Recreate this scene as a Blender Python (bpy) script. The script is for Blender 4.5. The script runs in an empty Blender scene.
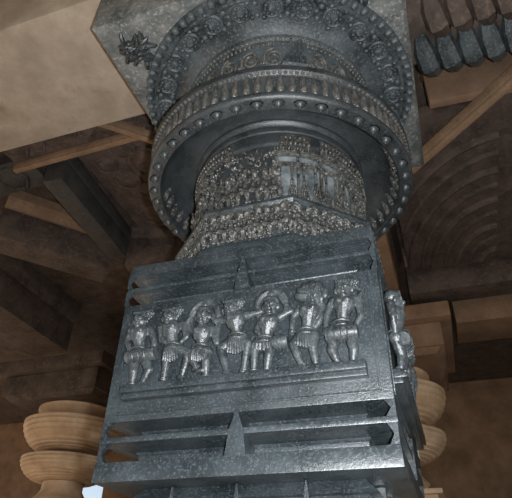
import bpy, bmesh, math, random
from math import sin, cos, pi, radians as rad, sqrt
from mathutils import Vector, Matrix
random.seed(7)
S = bpy.context.scene
COL = S.collection
H0 = 1.6                                   # eye height; heights below are given from eye level and raised by H0

# ------------------------------------------------------------------ camera geometry (solved from the photograph)
F_PX, PITCH, ROLL, YAW = 531.88, rad(34.376), rad(1.3146), rad(19.442)
CAMV = Vector((0.495, -1.6855, 0.0))
def ZM(z):                                 # heights of the pillar's courses, measured level -> true level
    K = [(-1.6, -1.6), (.10, .145), (.224, .271), (.884, .949), (1.36, 1.452), (1.9, 2.030), (2.5, 2.66)]
    for (a, A), (b, B) in zip(K, K[1:]):
        if z <= b: return A+(B-A)*(z-a)/(b-a)
    return z
def ray(px, py):
    dx, dy = px-256, py-249
    a = cos(ROLL)*dx+sin(ROLL)*dy; b = -sin(ROLL)*dx+cos(ROLL)*dy
    R, up = a/F_PX, -b/F_PX
    x, y, z = R, cos(PITCH)-up*sin(PITCH), sin(PITCH)+up*cos(PITCH)
    return Vector((x*cos(YAW)-y*sin(YAW), x*sin(YAW)+y*cos(YAW), z))
def on_face(px, py, v=-0.4):               # point of the front face plane
    d = ray(px, py); t = (v-CAMV.y)/d.y
    return CAMV+d*t
def on_level(px, py, z):
    d = ray(px, py); t = z/d.z
    return CAMV+d*t

# ------------------------------------------------------------------ materials
def nt(name):
    m = bpy.data.materials.new(name); m.use_nodes = True
    t = m.node_tree; t.nodes.clear()
    o = t.nodes.new('ShaderNodeOutputMaterial'); b = t.nodes.new('ShaderNodeBsdfPrincipled')
    t.links.new(b.outputs[0], o.inputs[0])
    return m, t, b
def stone(name, c1, c2, c3=None, scale=6, rough=(.35, .55), bump=.25, fine=90, spec=.5, patch=None, wave=None, carve=None):
    m, t, b = nt(name); N = t.nodes.new; L = t.links.new
    tc = N('ShaderNodeTexCoord')
    n1 = N('ShaderNodeTexNoise'); n1.inputs['Scale'].default_value = scale; n1.inputs['Detail'].default_value = 6; n1.inputs['Roughness'].default_value = .65
    n2 = N('ShaderNodeTexNoise'); n2.inputs['Scale'].default_value = fine; n2.inputs['Detail'].default_value = 4; n2.inputs['Roughness'].default_value = .7
    L(tc.outputs['Object'], n1.inputs['Vector']); L(tc.outputs['Object'], n2.inputs['Vector'])
    r1 = N('ShaderNodeValToRGB'); r1.color_ramp.elements[0].position = .36; r1.color_ramp.elements[1].position = .66
    r1.color_ramp.elements[0].color = (*c1, 1); r1.color_ramp.elements[1].color = (*c2, 1)
    L(n1.outputs['Fac'], r1.inputs[0])
    col = r1.outputs[0]
    if c3:
        r2 = N('ShaderNodeValToRGB'); r2.color_ramp.elements[0].position = .52; r2.color_ramp.elements[1].position = .72
        L(n2.outputs['Fac'], r2.inputs[0])
        mx = N('ShaderNodeMix'); mx.data_type = 'RGBA'; L(r2.outputs[0], mx.inputs['Factor']); L(col, mx.inputs[6]); mx.inputs[7].default_value = (*c3, 1)
        col = mx.outputs[2]
    if patch:
        n3 = N('ShaderNodeTexNoise'); n3.inputs['Scale'].default_value = patch[1]; n3.inputs['Detail'].default_value = 5
        L(tc.outputs['Object'], n3.inputs['Vector'])
        r3 = N('ShaderNodeValToRGB'); r3.color_ramp.elements[0].position = patch[2]; r3.color_ramp.elements[1].position = patch[2]+.15
        L(n3.outputs['Fac'], r3.inputs[0])
        mx = N('ShaderNodeMix'); mx.data_type = 'RGBA'; L(r3.outputs[0], mx.inputs['Factor']); L(col, mx.inputs[6]); mx.inputs[7].default_value = (*patch[0], 1)
        col = mx.outputs[2]
    L(col, b.inputs['Base Color'])
    mr = N('ShaderNodeMapRange'); mr.inputs['To Min'].default_value = rough[0]; mr.inputs['To Max'].default_value = rough[1]
    L(n1.outputs['Fac'], mr.inputs['Value']); L(mr.outputs[0], b.inputs['Roughness'])
    b.inputs['Specular IOR Level'].default_value = spec
    bp = N('ShaderNodeBump'); bp.inputs['Strength'].default_value = bump; bp.inputs['Distance'].default_value = .004
    if carve:
        vo = N('ShaderNodeTexVoronoi'); vo.inputs['Scale'].default_value = carve[0]; L(tc.outputs['Object'], vo.inputs['Vector'])
        bp3 = N('ShaderNodeBump'); bp3.inputs['Strength'].default_value = .7; bp3.inputs['Distance'].default_value = carve[1]; bp3.invert = True
        L(vo.outputs['Distance'], bp3.inputs['Height']); L(bp3.outputs[0], bp.inputs['Normal'])
    if wave:
        w = N('ShaderNodeTexWave'); w.wave_type = 'RINGS'; w.inputs['Scale'].default_value = wave[0]; w.inputs['Distortion'].default_value = wave[1]
        w.inputs['Detail'].default_value = 2; L(tc.outputs['Object'], w.inputs['Vector'])
        bp2 = N('ShaderNodeBump'); bp2.inputs['Strength'].default_value = .8; bp2.inputs['Distance'].default_value = wave[2]
        L(w.outputs['Fac'], bp2.inputs['Height']); L(bp2.outputs[0], bp.inputs['Normal'])
    L(n2.outputs['Fac'], bp.inputs['Height']); L(bp.outputs[0], b.inputs['Normal'])
    return m
M_BLOCK = stone('polished_soapstone', (.013, .018, .021), (.044, .055, .061), (.105, .122, .13), scale=8, rough=(.24, .42), bump=.3, fine=150, spec=.75)
M_FIG = stone('worn_relief_soapstone', (.018, .023, .026), (.066, .076, .08), (.15, .155, .15), scale=24, rough=(.27, .45), bump=.35, fine=130, spec=.65)
M_BELL = stone('smooth_bell_soapstone', (.012, .015, .017), (.042, .050, .054), (.095, .102, .104), scale=8, rough=(.3, .48), bump=.35, fine=150, spec=.65)
M_ORN = stone('dusty_carved_soapstone', (.018, .020, .020), (.105, .102, .094), (.24, .23, .205), scale=34, rough=(.22, .42), bump=.6, fine=120, spec=.9, carve=(75, .008))
M_SCROLL = stone('scroll_carving_soapstone', (.030, .030, .029), (.14, .134, .122), (.27, .255, .23), scale=34, rough=(.24, .44), bump=.6, fine=120, spec=.8)
M_NICHE = stone('polished_niche_flash_sheen', (.055, .065, .070), (.24, .265, .275), None, scale=14, rough=(.2, .34), bump=.15, fine=90, spec=.7)  # pale base colour paints in the flash's reflection off the smooth niches
M_ABA = stone('weathered_abacus_stone', (.075, .085, .088), (.22, .225, .215), (.40, .39, .36), scale=13, rough=(.5, .7), bump=.9, fine=60, patch=((.05, .06, .065), 3, .55))
M_ABAD = stone('dark_abacus_ring_stone', (.014, .019, .022), (.085, .104, .112), (.17, .185, .19), scale=5, rough=(.34, .55), bump=.6, fine=90, spec=.6)
M_BEAM = stone('pale_beam_stone', (.30, .24, .185), (.50, .41, .325), (.36, .285, .22), scale=2.5, rough=(.7, .9), bump=.9, fine=30, spec=.2, patch=((.24, .18, .135), 2.5, .56))
M_WARM = stone('warm_beam_stone', (.20, .125, .078), (.32, .205, .13), (.18, .11, .065), scale=4, rough=(.7, .9), bump=.6, fine=40, spec=.2)
M_CEIL = stone('brown_ceiling_stone', (.050, .037, .031), (.12, .088, .072), (.15, .11, .09), scale=6, rough=(.55, .8), bump=.9, fine=28, spec=.25)
M_DARK = stone('dark_ceiling_stone', (.035, .033, .031), (.07, .065, .06), (.09, .082, .076), scale=6, rough=(.5, .75), bump=.6, fine=40, spec=.3)
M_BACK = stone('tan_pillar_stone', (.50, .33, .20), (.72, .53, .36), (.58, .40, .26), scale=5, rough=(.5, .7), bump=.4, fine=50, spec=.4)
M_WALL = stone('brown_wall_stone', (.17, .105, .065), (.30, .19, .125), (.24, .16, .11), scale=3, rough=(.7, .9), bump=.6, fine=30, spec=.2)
M_FLOOR = stone('tan_floor_stone', (.34, .25, .17), (.48, .37, .26), (.4, .3, .2), scale=2, rough=(.6, .8), bump=.3, fine=25, spec=.3)
M_GROUND = stone('sandy_ground', (.42, .34, .25), (.55, .46, .35), None, scale=.5, rough=(.9, 1), bump=.2, fine=12, spec=.1)

# ------------------------------------------------------------------ mesh builder
def frame(d):
    d = Vector(d).normalized(); h = Vector((0, 0, 1)) if abs(d.z) < .9 else Vector((1, 0, 0))
    x = d.cross(h).normalized(); return x, d.cross(x).normalized(), d
class MB:
    def __init__(s, local=False, k=1.0): s.v = []; s.f = []; s.local = local; s.k = k
    def add(s, vs, fs):
        o = len(s.v); s.v += [Vector(p) for p in vs]; s.f += [tuple(i+o for i in f) for f in fs]; return s
    def box(s, x0, x1, y0, y1, z0, z1):
        return s.add([(x0, y0, z0), (x1, y0, z0), (x1, y1, z0), (x0, y1, z0), (x0, y0, z1), (x1, y0, z1), (x1, y1, z1), (x0, y1, z1)],
                     [(3, 2, 1, 0), (4, 5, 6, 7), (0, 1, 5, 4), (1, 2, 6, 5), (2, 3, 7, 6), (3, 0, 4, 7)])
    def hull(s, lo, hi):                   # two polygons of equal length
        n = len(lo)
        return s.add(list(lo)+list(hi), [tuple(range(n))[::-1], tuple(range(n, 2*n))]+[(i, (i+1) % n, n+(i+1) % n, n+i) for i in range(n)])
    def frus(s, h0, z0, h1, z1):           # square frustum
        sq = lambda h, z: [(-h, -h, z), (h, -h, z), (h, h, z), (-h, h, z)]
        return s.hull(sq(h0, z0), sq(h1, z1))
    def tube(s, pts, rs, n=8, cap=True):
        pts = [Vector(p) for p in pts]
        if not hasattr(rs, '__len__'): rs = [rs]*len(pts)
        rs = [r*s.k for r in rs]
        vs = []; fs = []; X = None
        for i, p in enumerate(pts):
            d = (pts[min(i+1, len(pts)-1)]-pts[max(i-1, 0)])
            if d.length < 1e-9: d = Vector((0, 0, 1))
            d.normalize()
            if X is None: X = frame(d)[0]
            X = (X-d*X.dot(d)); X = X.normalized() if X.length > 1e-6 else frame(d)[0]
            Y = d.cross(X)
            for k in range(n):
                a = 2*pi*k/n; vs.append(p+(X*cos(a)+Y*sin(a))*rs[i])
        for i in range(len(pts)-1):
            for k in range(n):
                fs.append((i*n+k, i*n+(k+1) % n, (i+1)*n+(k+1) % n, (i+1)*n+k))
        if cap: fs.append(tuple(range(n))[::-1]); fs.append(tuple((len(pts)-1)*n+k for k in range(n)))
        return s.add(vs, fs)
    def ell(s, c, r, rot=None, nu=10, nv=7):
        c = Vector(c); vs = []; fs = []
        if not hasattr(r, '__len__'): r = (r, r, r)
        r = tuple(q*s.k for q in r)
        R = rot or Matrix.Identity(3)
        vs.append(c+R@Vector((0, 0, r[2])))
        for i in range(1, nv):
            t = pi*i/nv
            for k in range(nu):
                a = 2*pi*k/nu; vs.append(c+R@Vector((r[0]*sin(t)*cos(a), r[1]*sin(t)*sin(a), r[2]*cos(t))))
        vs.append(c+R@Vector((0, 0, -r[2])))
        for k in range(nu): fs.append((0, 1+k, 1+(k+1) % nu))
        for i in range(nv-2):
            for k in range(nu):
                a = 1+i*nu; fs.append((a+k, a+nu+k, a+nu+(k+1) % nu, a+(k+1) % nu))
        e = len(vs)-1; a = 1+(nv-2)*nu
        for k in range(nu): fs.append((e, a+(k+1) % nu, a+k))
        return s.add(vs, fs)
    def caps(s, a, b, ra, rb, n=10):       # tapered capsule
        a, b = Vector(a), Vector(b); s.tube([a, b], [ra, rb], n); s.ell(a, ra, nu=n); s.ell(b, rb, nu=n); return s
    def lathe(s, prof, n=96, a0=0, a1=2*pi, close=False):
        full = abs(a1-a0-2*pi) < 1e-6; m = n if full else n+1; vs = []; fs = []
        for r, z in prof:
            for k in range(m):
                a = a0+(a1-a0)*k/n; vs.append((r*sin(a), -r*cos(a), z))
        P = len(prof); rng = range(P) if close else range(P-1)
        for i in rng:
            j = (i+1) % P
            for k in range(n):
                k2 = (k+1) % m; fs.append((i*m+k, i*m+k2, j*m+k2, j*m+k))
        if not close and full:
            if prof[0][0] > 1e-6: fs.append(tuple(range(m))[::-1])
            if prof[-1][0] > 1e-6: fs.append(tuple((P-1)*m+k for k in range(m)))
        return s.add(vs, fs)
    def mapped(s, fn, z0=H0):
        s.v = [Vector(fn(p)) for p in s.v]; return s
    def build(s, name, mat, parent=None, smooth=True, raise_=True, bevel=0, angle=40):
        me = bpy.data.meshes.new(name)
        dz = Vector((0, 0, H0)) if (raise_ and parent is None) else Vector()
        if parent and not s.local and (parent.name.split('.')[0] == 'carved_pillar' or (parent.parent and parent.parent.name == 'carved_pillar')):
            s.v = [Vector((p.x, p.y, ZM(p.z))) for p in s.v]
        me.from_pydata([tuple(p+dz) for p in s.v], [], s.f)
        bm = bmesh.new(); bm.from_mesh(me); bmesh.ops.recalc_face_normals(bm, faces=bm.faces)
        if bevel:
            ed = [e for e in bm.edges if len(e.link_faces) == 2 and e.calc_face_angle(0) > rad(30)]
            bmesh.ops.bevel(bm, geom=ed, offset=bevel, segments=2, affect='EDGES', profile=.6)
        bm.to_mesh(me); bm.free()
        me.materials.append(mat)
        if smooth:
            me.shade_smooth()
            if angle < 180: me.set_sharp_from_angle(angle=rad(angle))
        o = bpy.data.objects.new(name, me); COL.objects.link(o)
        if parent: o.parent = parent
        return o
def remesh(o, voxel, smooth=4):            # fuse one object's overlapping volumes into one continuous skin
    m = o.modifiers.new('r', 'REMESH'); m.mode = 'VOXEL'; m.voxel_size = voxel
    k = o.modifiers.new('s', 'SMOOTH'); k.factor = .5; k.iterations = smooth
    dg = bpy.context.evaluated_depsgraph_get()
    me = bpy.data.meshes.new_from_object(o.evaluated_get(dg))
    o.modifiers.clear(); old = o.data; mats = list(old.materials); o.data = me
    me.materials.clear()
    for q in mats: me.materials.append(q)
    me.shade_smooth(); bpy.data.meshes.remove(old); me.name = o.name
    return o
def thing(name, label, cat, loc=(0, 0, 0), group=None):
    o = bpy.data.objects.new(name, None); COL.objects.link(o); o.location = loc; o.empty_display_size = .1
    o['label'] = label; o['category'] = cat
    o['kind'] = 'thing'
    if group: o['group'] = group
    return o
def tag(o, label, cat, group=None):
    o['label'] = label; o['category'] = cat
    if group: o['group'] = group
    return o
def struct(o): o['kind'] = 'structure'; return o
def copy_of(o, parent=None, rotz=None, loc=None, name=None):
    c = o.copy(); COL.objects.link(c)
    if parent: c.parent = parent
    if rotz is not None: c.rotation_euler = (0, 0, rotz)
    if loc is not None: c.location = loc
    return c
def copy_tree(o, parent=None, rotz=None):
    c = copy_of(o, parent, rotz)
    for ch in list(o.children): copy_tree(ch, c)
    return c

# ================================================================== THE MAIN PILLAR (origin of the frame, raised to eye level)
P = thing('carved_pillar', 'tall black stone pillar with dancer reliefs, round bell capital and square abacus', 'pillar', (0, 0, H0))
HW = .40
# ---- main block with its stacked slabs
b = MB()
b.frus(HW, .842, HW-.004, .884)
b.build('top_slab', M_BLOCK, P, bevel=.003)
b = MB()
b.frus(HW, .378, HW-.002, .737)
block = b.build('shaft_block', M_BLOCK, P, bevel=.003)
b = MB(); b.frus(HW+.004, .226, HW+.002, .275); b.build('bottom_slab', M_BLOCK, P, bevel=.003)
# inclined blades: each narrows downward, held between thin slabs
def blade(z1, z0, wide, narrow):
    b = MB()
    sq = lambda h, z: [(-h, -h, z), (h, -h, z), (h, h, z), (-h, h, z)]
    t = z1-z0; pr = [(wide, z1), (narrow+(wide-narrow)*.12, z1-t*.20), (narrow+.001, z1-t*.36), (narrow, z0+t*.22), (narrow+.006, z0)]
    for (h1, a), (h0, c) in zip(pr, pr[1:]): b.hull(sq(h0, c), sq(h1, a))
    return b.build('slanted_blade', M_BLOCK, P, bevel=.0015)
def thin(z0, z1, h=HW):
    b = MB(); b.frus(h, z0, h, z1); return b.build('thin_slab', M_BLOCK, P, bevel=.002)
blade(.842, .800, HW-.028, HW-.062); thin(.788, .800, HW-.002); blade(.788, .737, HW-.026, HW-.068)
blade(.378, .338, HW-.022, HW-.082); thin(.323, .338, HW+.002); blade(.323, .275, HW-.016, HW-.080)
# corner posts
def post(sx, sy, z0, z1, w):
    b = MB(); h = HW
    x0, x1 = sorted((sx*(h-w), sx*h)); y0, y1 = sorted((sy*(h-w), sy*h))
    zm = (z0+z1)/2; pin = w*.45
    def sq(z, k):
        return [(sx*(h-k), sy*(h-k), z), (sx*h, sy*(h-k), z), (sx*h, sy*h, z), (sx*(h-k), sy*h, z)]
    b.hull(sq(z0, w), sq(zm, pin)); b.hull(sq(zm, pin), sq(z1, w*1.1))
    return b.build('corner_post', M_BLOCK, P)
for sx in (-1, 1):
    for sy in (-1, 1):
        for z0, z1, w in ((.275, .323, .022), (.338, .378, .024), (.737, .788, .018), (.800, .842, .016)):
            post(sx, sy, z0, z1, w)
# central pointed teeth on each face
def tooth(prof, v0, v1, k, a0=0):
    b = MB(); pts = [(a0-w, z) for w, z in prof]+[(a0+w, z) for w, z in prof[::-1]]
    b.hull([(x, -v0, z) for x, z in pts], [(x, -v1, z) for x, z in pts])
    o = b.build('pointed_tooth', M_BLOCK, P, smooth=False); o.rotation_euler = (0, 0, k*pi/2); return o
for k in range(4):
    tooth([(.029, .268), (.026, .285), (.021, .323), (.018, .338), (.009, .362), (.004, .384)], HW+.0065, .32, k)
    tooth([(.023, .735), (.021, .76), (.016, .79), (.008, .825), (.002, .862)], HW+.004, .33, k)
# ---- panel ledge and fillets
def faceplate(name, a0, a1, z0, z1, d, k, mat=M_BLOCK, bevel=.002):
    b = MB(); b.box(a0, a1, -HW-d, -HW+.012, z0, z1)
    o = b.build(name, mat, P, bevel=bevel); o.rotation_euler = (0, 0, k*pi/2); return o
for k in (0, 1):
    b = MB()
    for (z0, z1, d) in ((.447, .470, .034), (.432, .447, .024)):
        b.box(-.345, .345, -HW-d, -HW+.01, z0, z1)
    o = b.build('figure_ledge', M_BLOCK, P, bevel=.003); o.rotation_euler = (0, 0, k*pi/2)
    faceplate('panel_fillet', -.372, .372, .396, .402, .004, k, bevel=.001)
    for a in (-.372, .366): faceplate('panel_fillet', a, a+.006, .402, .725, .003, k, bevel=.001)

# ---- relief dancers, joints read off the photograph on the panel plane
def J(p, d=.012):
    q = on_face(p[0], p[1], -HW-d); return Vector((q.x, -HW-d, q.z))
KF = 1.2
def VK(t): return Vector(t)*KF
KH = 1.62
def VH(t): return Vector(t)*KH
def dancer(sp):
    b = MB(True, KF); sc = sp.get('s', 1.0)
    hd = J(sp['head'], .026); sl, sr = J(sp['sl'], .016), J(sp['sr'], .016); wa = J(sp['waist'], .018)
    nk = (sl+sr)/2+VK((0, -.004, .004)); chest = (sl+sr)*.36+wa*.28+VK((0, -.008, 0))
    hips = wa+(wa-nk).normalized()*.022; hl = hips+VK((-.013, 0, -.004)); hr = hips+VK((.013, 0, -.004))
    # torso
    b.caps(sl, sr, .0105, .0105); b.ell(chest, (.025, .017, .026)); b.caps(chest, wa, .0195, .0145); b.caps(wa, hips, .0145, .019)
    for sgn in (-1, 1): b.ell(chest+VK((sgn*.0100, -.0115, .003)), .0082)
    b.ell(hl, .0175); b.ell(hr, .0175)
    # neck, head with face
    b.caps(nk, hd, .0080, .0085); b.k = KH; b.ell(hd, (.0135, .0125, .0175))
    f = hd+VH((0, -.0125, 0))
    b.ell(f+VH((0, -.0018, -.0022)), (.0024, .0034, .0042))                       # nose
    b.ell(f+VH((0, -.0002, -.0085)), (.0042, .0026, .0014)); b.ell(hd+VH((0, -.009, -.0135)), (.005, .005, .004))
    for sgn in (-1, 1):
        b.ell(f+VH((sgn*.0052, .0008, .0016)), (.0031, .0022, .0018)); b.ell(hd+VH((sgn*.0142, -.001, -.001)), (.003, .004, .0065))
        b.ell(f+VH((sgn*.0052, .001, .0050)), (.0045, .0018, .0011))
    b.k = KF
    # limbs
    for s0, pts in ((sl, sp['la']), (sr, sp['ra'])):
        q = [s0]+[J(p, .018) for p in pts]
        rr = [.0105, .0085, .0065][:len(q)]
        for i in range(len(q)-1): b.caps(q[i], q[i+1], rr[i], rr[i+1])
        e = (q[-1]-q[-2]).normalized(); h = q[-1]+e*.007
        b.ell(h, (.0072, .0055, .0085))
        sd = Vector((e.z, 0, -e.x))*KF
        for g in range(4):
            r0 = h+sd*(g-1.5)*.0036; b.caps(r0, r0+e*(.013+.002*(1.5-abs(g-1.5)))+VK((0, -.003, 0)), .0019, .0015, 6)
        b.caps(h-sd*.005, h-sd*.0105+e*.005, .0021, .0017, 6)
    for h0, (kn, ft) in ((hl, sp['ll']), (hr, sp['rl'])):
        k_, f_ = J(kn, .024), J(ft, .016)
        b.caps(h0, k_, .0165, .0112); b.caps(k_, k_*.62+f_*.38, .0112, .0100); b.caps(k_*.62+f_*.38, f_, .0100, .0062)
        fd = VK((.014 if ft[0] >= kn[0] else -.014, -.010, -.004)); b.caps(f_, f_+fd, .0072, .005)
    o = b.build('relief_dancer', M_FIG, P); remesh(o, .0019, 3)
    # clothing and ornaments
    c = MB(True, KF)
    for t in (0, 1):
        q = hips+VK((0, 0, .010-.011*t))
        c.tube([q+VK((cos(a)*.0222, sin(a)*.0205, .001*sin(3*a))) for a in [2*pi*i/24 for i in range(25)]], .0026, 6)
    c.build('girdle', M_FIG, o)
    c = MB(True, KF); c.tube([nk+VK((cos(a)*.0135, sin(a)*.0135-.004, -.006-.006*max(0, -sin(a)))) for a in [2*pi*i/24 for i in range(25)]], .0024, 6)
    for i in range(9):
        a = pi+pi*i/8; c.ell(nk+VK((cos(a)*.017, sin(a)*.013-.009, -.015-.005*(-sin(a)))), .0022, nu=6, nv=4)
    c.build('necklace', M_FIG, o)
    for (kn, ft) in (sp['ll'], sp['rl']):
        c = MB(True, KF)
        k_, f_ = J(kn, .024), J(ft, .016); d = (f_-k_)
        for t in (.80, .86):
            x, y, _ = frame(d); q = k_+d*t
            c.tube([q+(x*cos(a)+y*sin(a))*.0098*KF for a in [2*pi*i/14 for i in range(15)]], .0022, 6)
        c.build('anklet', M_FIG, o)
    if sp.get('skirt'):
        c = MB(True, KF); n = 7; w, L = sp['skirt']
        for i in range(n):
            x = (i-(n-1)/2)*w/n; top = hips+VK((x*.8, -.016+.5*abs(x)*.3, .004)); bot = hips+VK((x*1.25, -.014, -L+abs(x)*.4))
            c.tube([top, (top+bot)/2+VK((0, -.004, 0)), bot], [.0036, .0046, .003], 6)
        c.ell(hips+VK((0, -.006, -L*.35)), (w*.52, .012, L*.6))
        c.build('pleated_skirt', M_FIG, o)
    # hair or headdress
    c = MB(True, KH); kind = sp.get('hair', 'bun')
    if kind == 'frame':                       # arched surround behind the face
        pts = [hd+VH((cos(a)*.027, .006, sin(a)*.030+.002)) for a in [rad(-35+i*250/14) for i in range(15)]]
        c.tube(pts, [.005+.003*sin(pi*i/14) for i in range(15)], 8)
        c.ell(hd+VH((0, .004, .010)), (.0155, .013, .0135)); c.ell(hd+VH((0, .004, .026)), (.008, .008, .010))
        for i in range(7): c.ell(hd+VH((-.010+.0033*i, -.0105+.0005*(i-3)**2, .0125)), .0024, nu=6, nv=4)
    elif kind == 'crown':
        for k in range(5):
            a = rad(60+28*k); t = VH((.030*cos(a)-.004, .002, .030*sin(a)+.008))
            c.tube([hd+VH((0, 0, .006)), hd+t*.6, hd+t*.88, hd+t], [.008, .0105, .0075, .002], 8)
        c.ell(hd+VH((-.004, .002, .020)), (.017, .009, .013)); c.ell(hd+VH((.019, .003, .010)), (.007, .006, .011)); c.ell(hd+VH((0, .003, .009)), (.0155, .0130, .0125))
        for i in range(7): c.ell(hd+VH((-.012+.004*i, -.0095, .0115)), .0022, nu=6, nv=4)
    else:
        sx = sp.get('side', 1)
        c.ell(hd+VH((0, .004, .009)), (.0165, .0145, .0145))
        for i in range(26):
            a = 2.4*i; u = sqrt((i+.5)/26); q = hd+VH((sx*(.013+.0125*u*cos(a)), .001-.004*(1-u), .0115+.0095*u*sin(a))); c.ell(q, .0040+.0008*cos(a*1.7), nu=8, nv=5)
        c.ell(hd+VH((sx*.013, .003, .0115)), (.0125, .006, .0095))
        for i in range(6): c.ell(hd+VH((-.011+.0044*i, -.0095, .0128)), .0026, nu=6, nv=4)
    c.build('headdress', M_FIG, o)
    if sp.get('drum'):
        (x0, y0), (x1, y1), r = sp['drum']; A, B = J((x0, y0), .034), J((x1, y1), .034); c = MB(True, KF)
        d = B-A
        c.tube([A, A+d*.08, A+d*.10, A+d*.5, A+d*.90, A+d*.92, B], [r*.95, r*1.05, r*.9, r*1.08, r*.9, r*1.05, r*.95], 18)
        for t in (.3, .5, .7):
            x, y, _ = frame(d); q = A+d*t; c.tube([q+(x*cos(a)+y*sin(a))*r*KF*1.06 for a in [2*pi*i/18 for i in range(19)]], .0018, 6)
        c.build('drum', M_FIG, o)
    return o
DANCERS = [
 dict(head=(141, 321), sl=(131, 331), sr=(151, 330), waist=(140, 347), la=[(128, 342), (131, 353)], ra=[(155, 344), (151, 354)], ll=((134, 371), (132, 387)), rl=((149, 370), (141, 386)), hair='bun', side=1, drum=((127, 358), (156, 353), .0165)),
 dict(head=(170, 318), sl=(161, 328), sr=(184, 325), waist=(173.5, 343), la=[(162, 341), (170, 344)], ra=[(187, 337), (179, 344)], ll=((167, 359), (163, 384)), rl=((189, 353), (180, 383)), hair='bun', side=1, skirt=(.034, .036)),
 dict(head=(203.5, 317), sl=(195, 332), sr=(213, 330), waist=(202, 344), la=[(186, 326), (197, 308)], ra=[(217, 343), (218, 331)], ll=((191, 356), (198, 371)), rl=((206, 361), (206, 380)), hair='frame', skirt=(.03, .03)),
 dict(head=(231, 310), sl=(227, 320), sr=(246, 316), waist=(237.5, 333), la=[(215, 321), (210, 310)], ra=[(256, 313.5), (264, 311)], ll=((221, 349), (229, 378)), rl=((248, 344), (243, 377)), hair='bun', side=1, skirt=(.036, .04)),
 dict(head=(271, 307), sl=(262, 321), sr=(279, 318), waist=(267, 336), la=[(257, 331), (265, 338)], ra=[(291, 311), (280, 297)], ll=((255, 350), (254, 376)), rl=((269, 354), (266, 376)), hair='frame', drum=((272, 343), (288, 341), .015), skirt=(.05, .022)),
 dict(head=(314, 299), sl=(301, 308), sr=(322, 306), waist=(308, 328), la=[(293, 318), (292, 328)], ra=[(320, 320), (313, 331)], ll=((294, 345), (304, 371)), rl=((313, 347), (317, 370)), hair='crown', skirt=(.036, .034)),
 dict(head=(344, 290), sl=(333, 301), sr=(358, 299), waist=(343, 320), la=[(327, 315), (326, 328)], ra=[(361, 316), (355, 328)], ll=((332, 350), (340, 367)), rl=((354, 349), (353, 366)), hair='bun', side=1, drum=((326, 335), (358, 331), .0175)),
]
made = [dancer(d) for d in DANCERS]
b = MB(True)
b.caps(J((358, 299), .018), J((363, 291), .018), .0095, .0075); b.caps(J((363, 291), .018), J((352, 286), .02), .0075, .006)
b.ell(J((350, 286), .022), (.007, .006, .006)); o = b.build('raised_arm', M_FIG, made[6]); remesh(o, .0022, 3)
# the same frieze goes round the right face, in higher relief
for i in (0, 2, 3):
    copy_tree(made[i], P, pi/2)
for o in P.children:
    if o.name.startswith('relief_dancer') and abs(o.rotation_euler.z) > 1: o.location = (.004, -.02, -.004)

# ---- lower mouldings and base of the shaft
b = MB()
b.frus(.335, .190, .30, .226); lo = b.build('lower_neck', M_BLOCK, P, bevel=.002)
def lblade(z1, z0, wide, narrow):
    b = MB(); b.frus(narrow, z0, wide, z1); return b.build('slanted_blade', M_BLOCK, P, bevel=.002)
lblade(.190, .150, .31, .27)
b = MB(); b.frus(.335, .135, .335, .150); b.build('thin_slab', M_BLOCK, P, bevel=.002)
lblade(.135, .095, .32, .28)
for k in range(4):
    for a in (-.20, -.02, .16): tooth([(.014, .10), (.010, .15), (.006, .19), (.002, .222)], .334, .26, k, a)
b = MB(); b.frus(.34, -.55, .34, .095); b.build('lower_shaft', M_BLOCK, P, bevel=.004)
b = MB(); b.frus(.40, -.62, .40, -.55); b.frus(.36, -.72, .38, -.62); b.frus(.44, -.80, .44, -.72); b.frus(.42, -1.25, .42, -.80); b.frus(.48, -1.35, .44, -1.25); b.frus(.52, -H0, .52, -1.35)
b.build('pedestal', M_BLOCK, P, bevel=.004)

# ---- octagonal drum: lower tier with the figure frieze
def octa(ap, z, n=8, off=pi/8):
    R = ap/cos(pi/n); return [(R*sin(off+2*pi*i/n), -R*cos(off+2*pi*i/n), z) for i in range(n)]
b = MB()
for ap0, z0, ap1, z1 in ((.387, .884, .387, .908), (.380, .908, .372, .925), (.358, .925, .355, 1.052), (.368, 1.046, .378, 1.058), (.378, 1.058, .376, 1.070), (.366, 1.070, .350, 1.084)):
    b.hull(octa(ap0, z0), octa(ap1, z1))
drum = b.build('octagonal_drum', M_BLOCK, P, bevel=.002)
def mini(pose, s=1.0):
    b = MB(True); r = random.Random(pose)
    hd = Vector((r.uniform(-.006, .006), -.022, .104)); nk = Vector((0, -.014, .088)); wa = Vector((r.uniform(-.008, .008), -.012, .058))
    b.ell(hd, (.0125, .012, .014)); b.caps(nk, wa, .013, .010); b.caps(nk+Vector((-.017, 0, 0)), nk+Vector((.017, 0, 0)), .007, .007)
    for sg in (-1, 1):
        e = nk+Vector((sg*r.uniform(.02, .027), -.006, r.uniform(-.022, .014))); h = e+Vector((-sg*r.uniform(-.004, .016), -.008, r.choice((-.02, .022))))
        b.caps(nk+Vector((sg*.017, 0, 0)), e, .0065, .0055); b.caps(e, h, .0055, .005)
        k = wa+Vector((sg*r.uniform(.012, .024), -.014, -.024)); f = k+Vector((-sg*r.uniform(-.004, .014), .006, -.030))
        b.caps(wa+Vector((sg*.006, 0, -.004)), k, .010, .008); b.caps(k, f, .008, .005); b.caps(f, f+Vector((sg*.008, -.006, -.001)), .005, .004)
    b.ell(hd+Vector((r.choice((-1, 1))*.008, .004, .012)), (.013, .010, .010)); b.ell(hd+Vector((0, -.012, -.002)), (.003, .003, .004))
    b.ell(wa+Vector((0, -.01, -.012)), (.015, .008, .010))
    return b
protos = []
for i in range(6):
    o = mini(100+i).build('frieze_figure', M_ORN, drum); remesh(o, .0026, 2); protos.append(o)
n = 0
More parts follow.
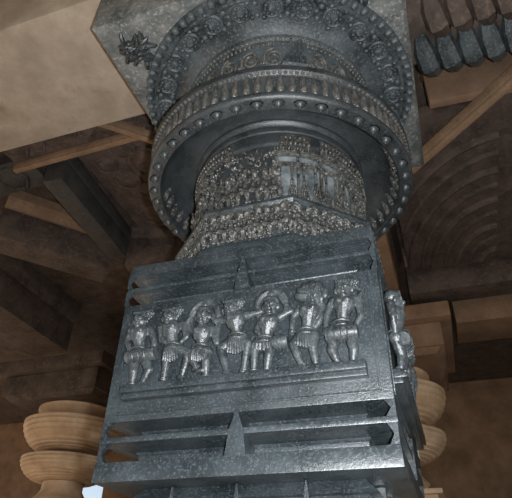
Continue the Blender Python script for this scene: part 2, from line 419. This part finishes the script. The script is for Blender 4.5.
for fct in (-1, 0, 1, 2):
    for j in range(9):
        th = fct*pi/4; a = (j-4)*.0325+random.uniform(-.003, .003)
        o = protos[n] if n < 6 else copy_of(protos[(n*5+j) % 6], drum)
        n += 1
        o.rotation_euler = (0, 0, th); o.location = (a*cos(th)+.353*sin(th), a*sin(th)-.353*cos(th), ZM(.930))
        o.scale = (random.choice((-1, 1))*random.uniform(.95, 1.12), .95, random.uniform(.98, 1.1))
for fct in (-1, 0, 1, 2):
    b = MB(True); r = random.Random(50+fct)
    for k in range(150):
        x, z = r.uniform(-.142, .142), r.uniform(.930, 1.044); q = r.uniform(.004, .0085)
        b.ell((x, -.356, ZM(z)), (q, q*1.1+.004, q*r.uniform(.8, 1.6)), nu=7, nv=5)
    b.box(-.143, .143, -.357, -.350, ZM(.927), ZM(1.050))
    o = b.build('frieze_backing', M_ORN, drum); o.rotation_euler = (0, 0, fct*pi/4)
# ---- upper round tier of the neck
b = MB(); b.lathe([(.330, 1.075), (.330, 1.355), (.342, 1.36), (.346, 1.385), (.340, 1.41), (.334, 1.42)], 96)
neck = b.build('round_neck', M_BELL, P)
def wrap(R):
    return lambda p: ((R+p.y)*sin(p.x/.34), -(R+p.y)*cos(p.x/.34), p.z)
# architectural band: stepped towers, niches and lintels
def towers(a0, a1):
    b = MB(); st = .0445; x = a0
    while x < a1:
        for i in range(13):
            t = i/12; w = .0205*(1-t)**1.0+.0035; z = 1.098+.118*t
            for k in range(max(1, int(w/.0042))):
                m_ = max(1, int(w/.0042)); b.ell((x+(k-(m_-1)/2)*.0086*.95, .008+.004*(1-t), z), (.0040, .0060, .0054), nu=6, nv=4)
        b.caps((x, .006, 1.21), (x, .006, 1.245), .0050, .0062, 8); b.ell((x, .010, 1.25), (.009, .009, .007), nu=8, nv=5)
        x += st
    s0 = a0-st/2
    x = s0
    while x < a1:
        b.box(x-.0042, x+.0042, 0, .016, 1.09, 1.30); b.ell((x, .014, 1.225), (.007, .010, .010), nu=8, nv=5); b.ell((x, .014, 1.305), (.010, .010, .008), nu=8, nv=5)
        x += st*2
    n_ = int((a1-s0)/.01)
    for i in range(n_):
        xx = s0+i*.01; b.box(xx, xx+.01, 0, .012, 1.085, 1.094); b.box(xx, xx+.01, 0, .018, 1.252, 1.262); b.box(xx, xx+.01, 0, .024, 1.300, 1.312)
        b.ell((xx+.005, .018, 1.257), (.0045, .007, .005), nu=6, nv=4); b.ell((xx+.005, .024, 1.318), (.0045, .008, .006), nu=6, nv=4)
    return b.mapped(wrap(.330))
towers(.10, .93).build('shrine_tower_band', M_ORN, neck)
b = MB()
n_ = 40
for i in range(n_):
    x = .08+.86*i/n_; b.box(x, x+.86/n_, -.004, .002, 1.092, 1.300)
b.mapped(wrap(.330)).build('niche_lining', M_NICHE, neck)
# crowning strips of small lozenges
for x0, x1 in ((.10, .21), (.255, .43), (.47, .60), (-.5, -.10)):
    b = MB(); x = x0
    while x < x1:
        b.box(x, x+.0166, -.004, .006, 1.333, 1.394); b.box(x, x+.013, 0, .010, 1.335, 1.392); b.ell((x+.0065, .012, 1.378), (.006, .007, .010), nu=7, nv=5); b.ell((x+.0065, .012, 1.350), (.006, .007, .010), nu=7, nv=5)
        x += .0165
    b.mapped(wrap(.340)).build('lozenge_strip', M_ORN, neck)
# leafy and figure panels on the left of the neck
def foliage(a0, a1, z0, z1, n, seed, R):
    r = random.Random(seed); b = MB()
    for i in range(n):
        x, z = r.uniform(a0, a1), r.uniform(z0, z1); k = r.random()
        if k < .55:
            a = r.uniform(0, pi); e = Vector((cos(a), 0, sin(a)))*r.uniform(.006, .014)
            b.tube([Vector((x, .003, z))-e, Vector((x, .012, z)), Vector((x, .003, z))+e], [.002, .0062, .002], 6)
        else:
            b.ell((x, .006, z), (r.uniform(.004, .009), .009, r.uniform(.004, .009)), nu=7, nv=5)
    return b.mapped(wrap(R))
foliage(-.52, .09, 1.095, 1.335, 420, 3, .330).build('foliage_band', M_ORN, neck)
def panel(x, w):
    b = MB()
    for sg in (-1, 1):
        for i in range(12): b.box(x+sg*w/2-.004, x+sg*w/2+.004, 0, .017, 1.088+.0135*i, 1.100+.0135*i)
        b.tube([(x+sg*w*.30, .008, 1.09), (x+sg*w*.34, .013, 1.15), (x+sg*w*.2, .012, 1.21), (x, .008, 1.235)], .0032, 6)
        b.tube([(x+sg*w*.15, .008, 1.09), (x+sg*w*.18, .013, 1.15), (x+sg*w*.1, .012, 1.20), (x, .008, 1.215)], .0026, 6)
    b.box(x-w/2, x+w/2, 0, .018, 1.245, 1.256); b.box(x-w/2, x+w/2, 0, .012, 1.082, 1.090)
    return b.mapped(wrap(.330))
xs = [-.47, -.395, -.32, -.245, -.165, -.085, -.01, .06]
for i, x in enumerate(xs):
    if i in (0, 2, 4): panel(x, .055).build('shrine_panel', M_ORN, neck)
    else:
        for j, dx in enumerate((-.014, .016)):
            o = copy_of(protos[(i+3*j) % 6], neck); th = (x+dx)/.34
            o.rotation_euler = (0, 0, th); o.location = (.332*sin(th), -.332*cos(th), ZM(1.088)); o.scale = (1.0, .9, 1.28)
# ---- bell capital
prof = [(.334, 1.405), (.346, 1.412), (.350, 1.424), (.346, 1.436), (.340, 1.440), (.352, 1.444), (.359, 1.453), (.357, 1.463), (.352, 1.468),
        (.372, 1.473), (.40, 1.474), (.430, 1.468), (.458, 1.452), (.478, 1.430), (.490, 1.404), (.496, 1.380), (.498, 1.362), (.503, 1.356), (.509, 1.357),
        (.541, 1.364), (.549, 1.367), (.555, 1.374), (.555, 1.386), (.540, 1.392), (.536, 1.40), (.536, 1.476), (.541, 1.486), (.557, 1.493), (.560, 1.502), (.558, 1.514), (.545, 1.522),
        (.50, 1.54), (.45, 1.56), (.40, 1.585), (.37, 1.60), (.36, 1.61)]
bell = MB().lathe(prof, 160).build('bell_capital', M_BELL, P)
b = MB(True)
b.lathe([(.016*cos(a), 0) for a in (0,)]+[(.0135, 0), (.0135, .004), (.0115, .006), (.010, .0045), (.0085, .006), (.0075, .010), (.0045, .014), (.0001, .0155)], 14)
b.v = [Vector((p.x, p.y, -p.z)) for p in b.v]
b.ell((0, 0, -.014), (.003, .003, .005), nu=6, nv=4)
bead = b.build('rim_bead', M_BELL, bell)
for i in range(44):
    th = 2*pi*i/44; o = bead if i == 0 else copy_of(bead, bell)
    o.location = (.5245*sin(th), -.5245*cos(th), ZM(1.3615)); o.rotation_euler = (rad(14), 0, th); o.scale = (1.55, 1.45, 1.1)
b = MB()
N = 84
for i in range(N):
    th = 2*pi*i/N; R = .540
    b.tube([(R*sin(th), -R*cos(th), z) for z in (1.480, 1.468, 1.445, 1.425, 1.405, 1.396)], [.006, .0095, .0125, .0140, .0125, .007], 8)
    b.ell((.545*sin(th), -.545*cos(th), 1.397), (.010, .010, .006), nu=7, nv=5)
for i in range(170):
    th = 2*pi*i/170; b.ell((.550*sin(th), -.550*cos(th), 1.487), (.008, .008, .006), nu=6, nv=4)
b.build('teardrop_band', M_SCROLL, bell)
MB().lathe([(.530, 1.392), (.5385, 1.394), (.5385, 1.482), (.530, 1.484)], 120, close=True).build('band_lining', M_FIG, bell)
b = MB()
for i in range(54):                        # petals inside the rim
    th = 2*pi*i/54
    pts = [(.474, 1.433), (.489, 1.402), (.4935, 1.372)]
    if abs(((th+pi) % (2*pi))-pi) > rad(72):
        b.tube([(r*sin(th), -r*cos(th), z) for r, z in pts], [.005, .016, .010], 8)
b.build('inner_petals', M_ORN, bell)
# ---- scroll frieze above the bell
fr = lambda z: .36+(z-1.60)*(.062/.25)
b = MB(); b.lathe([(.35, 1.60), (fr(1.62), 1.62), (fr(1.84), 1.84), (.432, 1.845), (.436, 1.856), (.430, 1.866), (.41, 1.87)], 128)
fz = b.build('scroll_frieze', M_ABAD, P)
def cone(p):
    th = p.x/.41; R = fr(p.z)+p.y; return (R*sin(th), -R*cos(th), p.z)
b = MB(); n_ = 26; st = 2*pi*.41/n_
for i in range(n_):
    cx = i*st; cz = 1.755; sg = 1 if i % 2 else -1
    for j, (r0, rr) in enumerate(((.040, .0052),)):
        pts = []; rs = []
        for k in range(44):
            t = k/43; a = sg*(t*4.6*pi)+pi/2*sg; r = .041*(1-t)+.004
            pts.append((cx+r*cos(a), .004+.006*t, cz+r*sin(a))); rs.append(rr*1.25*(1-.35*t))
        b.tube(pts, rs, 6)
    for k in range(5):
        a = rad(200+35*k); b.ell((cx+.047*cos(a), .005, cz+.05*sin(a)), (.008, .006, .008), nu=6, nv=4)
for i in range(130):
    b.ell((i*2*pi*.41/130, .010, 1.818), (.006, .006, .009), nu=6, nv=4); b.ell((i*2*pi*.41/130+.009, .010, 1.838), (.0065, .006, .006), nu=6, nv=4)
b.mapped(cone).build('scroll_ornament', M_SCROLL, fz)
for th in (rad(26), rad(98), rad(170), rad(242), rad(314)):
    b = MB(); x = th*.41
    b.hull([(x-.060, .004, 1.71), (x+.055, .004, 1.71), (x+.025, .004, 1.82), (x+.018, .004, 1.850)], [(x-.046, .024, 1.72), (x+.045, .024, 1.72), (x+.020, .026, 1.80), (x+.015, .016, 1.838)])
    for k in range(5): b.tube([(x-.045+.022*k, .026, 1.722), (x-.02+.012*k, .027, 1.77), (x+.012+.003*k, .022, 1.83)], [.005, .004, .002], 6)
    b.mapped(cone).build('triangular_leaf', M_ABAD, fz)
# ---- abacus
AH = .645
b = MB()
b.hull([(-AH+.02, -AH+.02, 1.905), (AH-.02, -AH+.02, 1.905), (AH-.02, AH-.02, 1.905), (-AH+.02, AH-.02, 1.905)], [(-AH, -AH, 1.925), (AH, -AH, 1.925), (AH, AH, 1.925), (-AH, AH, 1.925)])
b.frus(AH, 1.925, AH, 2.15)
aba = b.build('abacus', M_ABA, P, bevel=.006)
b = MB(); b.lathe([(.40, 1.862), (.42, 1.868), (.445, 1.882), (.475, 1.892), (.505, 1.895), (.508, 1.890), (.575, 1.884), (.580, 1.878), (.590, 1.876), (.596, 1.882), (.600, 1.888), (.626, 1.886), (.632, 1.892), (.634, 1.92)], 160)
ring = b.build('abacus_ring', M_ABAD, P)
b = MB(True)
b.lathe([(.036, .004), (.036, -.003), (.031, -.008), (.026, -.0035), (.014, -.006), (.010, -.012), (.0001, -.014)], 18)
for k in range(9):
    a = 2*pi*k/9; b.ell((.0205*cos(a), .0205*sin(a), -.006), (.0058, .0058, .006), nu=7, nv=5)
for a in (rad(-40), rad(40), rad(180)): b.ell((.040*cos(a), .040*sin(a), -.004), (.009, .009, .009), nu=8, nv=5)
rd = b.build('roundel', M_ABAD, ring)
for i in range(26):
    th = 2*pi*i/26; o = rd if i == 0 else copy_of(rd, ring); o.location = (.541*sin(th), -.541*cos(th), ZM(1.886)); o.rotation_euler = (0, 0, th+pi/2*(i % 4)); o.scale = (1.3, 1.3, 1.3)
b = MB(True); b.ell((0, 0, 0), (.014, .014, .013), nu=8, nv=5); kb = b.build('leaf_knob', M_ABAD, ring)
for i in range(52):
    th = 2*pi*(i//2+.5)/26; r_ = .566 if i % 2 else .512
    o = kb if i == 0 else copy_of(kb, ring); o.location = (r_*sin(th), -r_*cos(th), ZM(1.887))
b = MB(True); b.ell((0, 0, 0), (.0165, .020, .020), nu=10, nv=7); b.ell((0, -.008, -.010), (.008, .008, .010), nu=7, nv=5)
bd = b.build('ring_bead', M_ABAD, ring)
for i in range(78):
    th = 2*pi*i/78; o = bd if i == 0 else copy_of(bd, ring); o.location = (.618*sin(th), -.618*cos(th), ZM(1.888)); o.rotation_euler = (0, 0, th)
for sx in (-1, 1):
    for sy in (-1, 1):
        b = MB(); r = random.Random(sx*3+sy)
        base = Vector((sx*.485, sy*.485, 1.905))
        for k in range(44):
            a = r.uniform(0, 2*pi); L = r.uniform(.03, .085)
            d = Vector((cos(a), sin(a), 0)); p0 = base+Vector((sx*r.uniform(-.02, .05), sy*r.uniform(-.02, .05), 0))
            nn = Vector((-d.y, d.x, 0))*r.uniform(-.03, .03)
            b.tube([p0, p0+d*L*.5+nn*.5+Vector((0, 0, -.014)), p0+d*L*.85+nn+Vector((0, 0, -.008)), p0+d*L+nn*1.4], [.006, .0120, .010, .004], 8)
        for k in range(10): b.ell(base+Vector((sx*r.uniform(0, .07), sy*r.uniform(0, .07), -.006)), r.uniform(.010, .018), nu=8, nv=5)
        b.build('corner_foliage', M_BELL, aba)

# ================================================================== THE HALL
RAISE = lambda o: o
ZB, ZC = 2.36, 2.80                        # underside of beams, ceiling panels, above eye level
def slab(name, x0, x1, y0, y1, z0, z1, mat, bevel=.01):
    b = MB(); b.box(x0, x1, y0, y1, z0, z1); return b.build(name, mat, None, bevel=bevel)
struct(slab('floor', -9, 8, -7, 9, -H0-.2, -H0, M_FLOOR, 0))
struct(slab('ceiling', -9, 8, -7, 9, ZC+.12, ZC+.45, M_CEIL, 0))
g = MB(); g.box(-60, 60, -60, 60, -H0-1.3, -H0-.9); struct(g.build('floor_ground', M_GROUND, None))
def beam(A, B, w, z0, z1, mat, label, side=None, lips=True, ov=.14):
    A, B = Vector((*A, 0)), Vector((*B, 0)); d = (B-A); L = d.length; d.normalize(); n = Vector((-d.y, d.x, 0))
    root = thing('ceiling_beam', label, 'beam', (A.x, A.y, z0+H0))
    def bar(nm, w0, zz0, w1, zz1, m):
        b = MB()
        lo = [A-n*w0/2, B-n*w0/2, B+n*w0/2, A+n*w0/2]; hi = [A-n*w1/2, B-n*w1/2, B+n*w1/2, A+n*w1/2]
        b.hull([Vector((p.x-A.x, p.y-A.y, zz0-z0)) for p in lo], [Vector((p.x-A.x, p.y-A.y, zz1-z0)) for p in hi])
        return b.build(nm, m, root, bevel=.008)
    h = z1-z0
    if lips:
        bar('beam_body', w, z0, w, z0+h*.60, mat); bar('beam_cornice', w+ov*.3, z0+h*.60, w+ov, z0+h*.78, side or mat); bar('beam_fillet', w+ov*.65, z0+h*.78, w+ov*.65, z1, side or mat)
    else:
        bar('beam_body', w, z0+h*.3, w, z1, mat); bar('beam_lip', w*.8, z0, w*.9, z0+h*.3, side or mat)
    return root
T = ZC+.12
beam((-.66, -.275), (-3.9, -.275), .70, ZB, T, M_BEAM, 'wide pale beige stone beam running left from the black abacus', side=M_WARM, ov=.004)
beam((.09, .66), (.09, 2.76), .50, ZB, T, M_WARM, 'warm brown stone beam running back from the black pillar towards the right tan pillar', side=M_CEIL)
# ribs of the stepped ceiling over the left bay
beam((-2.1, .425), (-1.03, .40), .05, 2.57, 2.638, M_WARM, 'thin brown ceiling rib parallel to the wide pale beam', side=M_WARM, lips=False)
beam((-1.22, .165), (-.80, .575), .05, 2.50, 2.575, M_WARM, 'short slanting brown rib joining the pale beam to the bell capital side', side=M_WARM, lips=False)
beam((-1.83, .52), (-1.91, 1.55), .16, 2.50, 2.80, M_DARK, 'broad dark grey ceiling rib slanting down left of the black pillar', side=M_DARK, ov=.02)
beam((-2.74, .98), (-2.12, 1.72), .28, 2.46, T, M_CEIL, 'reddish brown ceiling beam low at left under the dark grey rib', side=M_WARM)
beam((-1.90, 1.74), (-.35, 2.05), .26, 2.46, T, M_CEIL, 'reddish brown ceiling beam passing behind the top slab of the black pillar', side=M_CEIL)
# carved ceiling panels
def medallion(b, x, y, z, R, r):
    for q, w in ((1, .16), (.62, .14), (.3, .16)):
        b.tube([(x+R*q*cos(a)*(1+.06*cos(5*a)), y+R*q*sin(a)*(1+.06*cos(5*a)), z) for a in [2*pi*i/28 for i in range(29)]], R*w, 6)
    b.ell((x, y, z), (R*.9, R*.9, R*.22), nu=14, nv=6)
def ceiling_panel(x0, x1, y0, y1, z, label, seed, mat, n, big=.16, clear=0):
    r = random.Random(seed); root = thing('carved_ceiling_slab', label, 'ceiling slab', ((x0+x1)/2, (y0+y1)/2, z+H0))
    W, D = (x1-x0)/2, (y1-y0)/2
    b = MB(); b.box(-W, W, -D, D, 0, .06); b.build('panel_slab', mat, root)
    pts = []
    for t in range(n*30):
        R = r.uniform(.45, 1)*big; x, y = r.uniform(-W+R, W-R), r.uniform(-D+R, D-R-clear)
        if all((x-a)**2+(y-c)**2 > (R+q)**2*.8 for a, c, q in pts): pts.append((x, y, R))
        if len(pts) >= n: break
    for x, y, R in pts:
        b = MB(); medallion(b, x, y, -.002, R, r); b.build('carved_medallion', mat, root)
    return root
ceiling_panel(-1.70, -.28, .49, 1.52, 2.74, 'dark carved ceiling panel with round medallions left of the bell capital', 4, M_CEIL, 22)
ceiling_panel(-2.10, -.70, .155, .475, 2.64, 'narrow dark carved ceiling panel between pale beam and thin brown rib', 9, M_CEIL, 11, .105, .105)
ceiling_panel(-2.75, -2.12, .50, .80, 2.78, 'very dark ceiling panel at far left beyond the grey rib', 12, M_DARK, 5)
# right bay: panel with curved carving, stepped beams
rp = thing('carved_ceiling_slab', 'brown ceiling panel carved with sweeping curved bands right of the bell capital', 'ceiling slab', (1.25, 1.75, 2.62+H0))
b = MB(); b.box(-.80, .80, -.95, .95, 0, .06); b.build('panel_slab', M_CEIL, rp)
for k in range(9):
    R = .16+.115*k; pts = []
    for i in range(33):
        a = rad(92+86*i/32); x, y = -.05+R*.85*cos(a), 1.0-R*1.5*sin(a)
        if x > -.77 and -.92 < y < .92: pts.append((x, y, 0))
    if len(pts) > 2:
        b = MB(); b.tube(pts, .022 if k % 2 else .032, 8); b.build('curved_band', M_CEIL, rp)
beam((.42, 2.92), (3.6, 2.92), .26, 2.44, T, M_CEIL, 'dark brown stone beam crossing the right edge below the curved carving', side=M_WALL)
beam((.74, .60), (3.4, .72), .06, 2.46, T, M_WALL, 'narrow brown stone ledge beam right of the abacus', side=M_WARM)
beam((.52, 1.10), (1.30, .36), .055, 2.36, 2.455, M_WARM, 'slanting brown stone bar right of the abacus corner', side=M_WARM, lips=False)
# leafy bracket right of the abacus
br = thing('carved_bracket', 'grey leafy carved stone bracket with scalloped lower edge right of the abacus', 'beam', (.66, -.02, 2.26+H0))
b = MB(); b.box(0, 1.9, -.30, .20, .06, T-2.28); b.build('beam_body', M_CEIL, br, bevel=.01)
for row, (y, m, n_) in enumerate(((.20, M_ABA, 12), (-.02, M_BEAM, 12))):
    for k in range(n_):
        b = MB(); x = .05+.10*k+.05*row; z = .05
        b.tube([(x, y-.16, z+.02), (x+.01, y-.10, z-.03), (x+.03, y-.03, z-.055), (x+.05, y+.02, z-.03), (x+.055, y+.03, z+.03)], [.03, .05, .055, .042, .015], 8); b.build('leaf_curl', M_ABAD if row == 0 else M_CEIL, br)

# ---- pillars behind
def back_pillar(x, y, label, upper=None):
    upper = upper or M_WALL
    r = thing('lathe_turned_pillar', label, 'pillar', (x, y, H0))
    LT = lambda pr, nm, m=M_BACK: MB().lathe(pr, 72).build(nm, m, r)
    LT([(.25, .86), (.27, .92), (.30, .96), (.26, 1.0), (.22, 1.06), (.22, 1.14)], 'shaft_neck')
    def bowl(z0, z1, R, nm):
        h = z1-z0
        pr = [(.22, z0+.03)]
        for q in range(57):
            t = q/56; a = t*pi*.62; rr = R*(.46+.54*sin(min(a, pi/2))) if a < pi/2 else R*(1-.30*(a-pi/2)/(pi*.12))
            pr.append((rr+.007*cos(q*pi/2.5)*(1 if t < .8 else 0), z0+h*(.9*(1-cos(min(a, pi/2)))+(.1*(a-pi/2)/(pi*.12) if a > pi/2 else 0))))
        LT(pr+[(.22, z1+.005)], nm)
    bowl(1.14, 1.40, .50, 'turned_bowl'); bowl(1.45, 1.80, .56, 'turned_bowl')
    LT([(.23, 1.80), (.30, 1.83), (.40, 1.87), (.44, 1.90), (.44, 1.93)], 'bell_neck')
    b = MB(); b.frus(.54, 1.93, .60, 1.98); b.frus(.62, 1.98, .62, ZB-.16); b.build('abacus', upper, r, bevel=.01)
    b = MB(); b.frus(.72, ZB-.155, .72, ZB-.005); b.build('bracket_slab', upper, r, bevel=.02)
    b = MB(); b.frus(.36, .12, .36, .82); b.frus(.40, .82, .40, .86); b.frus(.40, .05, .40, .12); b.frus(.34, -.9, .34, .05); b.frus(.5, -H0, .46, -.9); b.build('shaft_block', M_BACK, r, bevel=.01)
    return r
back_pillar(.02, 3.55, 'tan lathe-turned stone pillar with stacked bowls behind right edge of black pillar')
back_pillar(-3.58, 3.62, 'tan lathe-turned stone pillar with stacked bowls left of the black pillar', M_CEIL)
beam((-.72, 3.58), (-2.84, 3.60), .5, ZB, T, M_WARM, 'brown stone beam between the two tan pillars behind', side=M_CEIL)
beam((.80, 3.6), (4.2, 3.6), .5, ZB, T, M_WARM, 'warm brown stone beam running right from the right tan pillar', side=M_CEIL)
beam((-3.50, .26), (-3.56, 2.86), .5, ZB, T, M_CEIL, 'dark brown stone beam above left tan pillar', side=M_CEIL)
def wall(name, x0, x1, y0, y1, z0, z1): return struct(slab(name, x0, x1, y0, y1, z0, z1, M_WALL, 0))
wall('wall_back', -5.05, 8, 6.6, 6.9, -H0, T)
wall('wall_back_end', -9, -6.0, 6.6, 6.9, -H0, T)
wall('wall_back_lintel', -6.0, -5.05, 6.6, 6.9, 1.80, T)

# ================================================================== light
w = bpy.data.worlds.new('day'); S.world = w; w.use_nodes = True; t = w.node_tree; t.nodes.clear()
o_ = t.nodes.new('ShaderNodeOutputWorld'); bg = t.nodes.new('ShaderNodeBackground'); sky = t.nodes.new('ShaderNodeTexSky')
sky.sky_type = 'NISHITA'; sky.sun_disc = False; sky.sun_elevation = rad(42); sky.sun_rotation = rad(300)
t.links.new(sky.outputs[0], bg.inputs[0]); bg.inputs[1].default_value = .10; t.links.new(bg.outputs[0], o_.inputs[0])
L = bpy.data.lights.new('sun', 'SUN'); L.energy = 7.0; L.angle = rad(.6); L.color = (1, .93, .82)
so = bpy.data.objects.new('sun', L); COL.objects.link(so); so.rotation_euler = Vector((.85, -.35, -.62)).to_track_quat('-Z', 'Y').to_euler()

# ---- camera with its built-in flash
fw = ray(256, 249).normalized(); rt = (ray(257, 249)-ray(256, 249)).normalized(); up = rt.cross(fw).normalized()
cam = bpy.data.cameras.new('camera'); co = bpy.data.objects.new('camera', cam); COL.objects.link(co)
R = Matrix((rt, up, -fw)).transposed().to_4x4(); R.translation = CAMV+Vector((0, 0, H0)); co.matrix_world = R
cam.sensor_width = 36; cam.lens = F_PX*36/512; cam.clip_start = .02; S.camera = co
L = bpy.data.lights.new('camera_flash', 'POINT'); L.energy = 215; L.shadow_soft_size = .018; L.color = (.93, .97, 1)
fo = bpy.data.objects.new('camera_flash', L); COL.objects.link(fo); fo.location = CAMV+Vector((0, 0, H0))+rt*.075+up*.01

S.view_settings.view_transform = 'Standard'; S.view_settings.look = 'None'; S.view_settings.gamma = 1; S.view_settings.exposure = 0
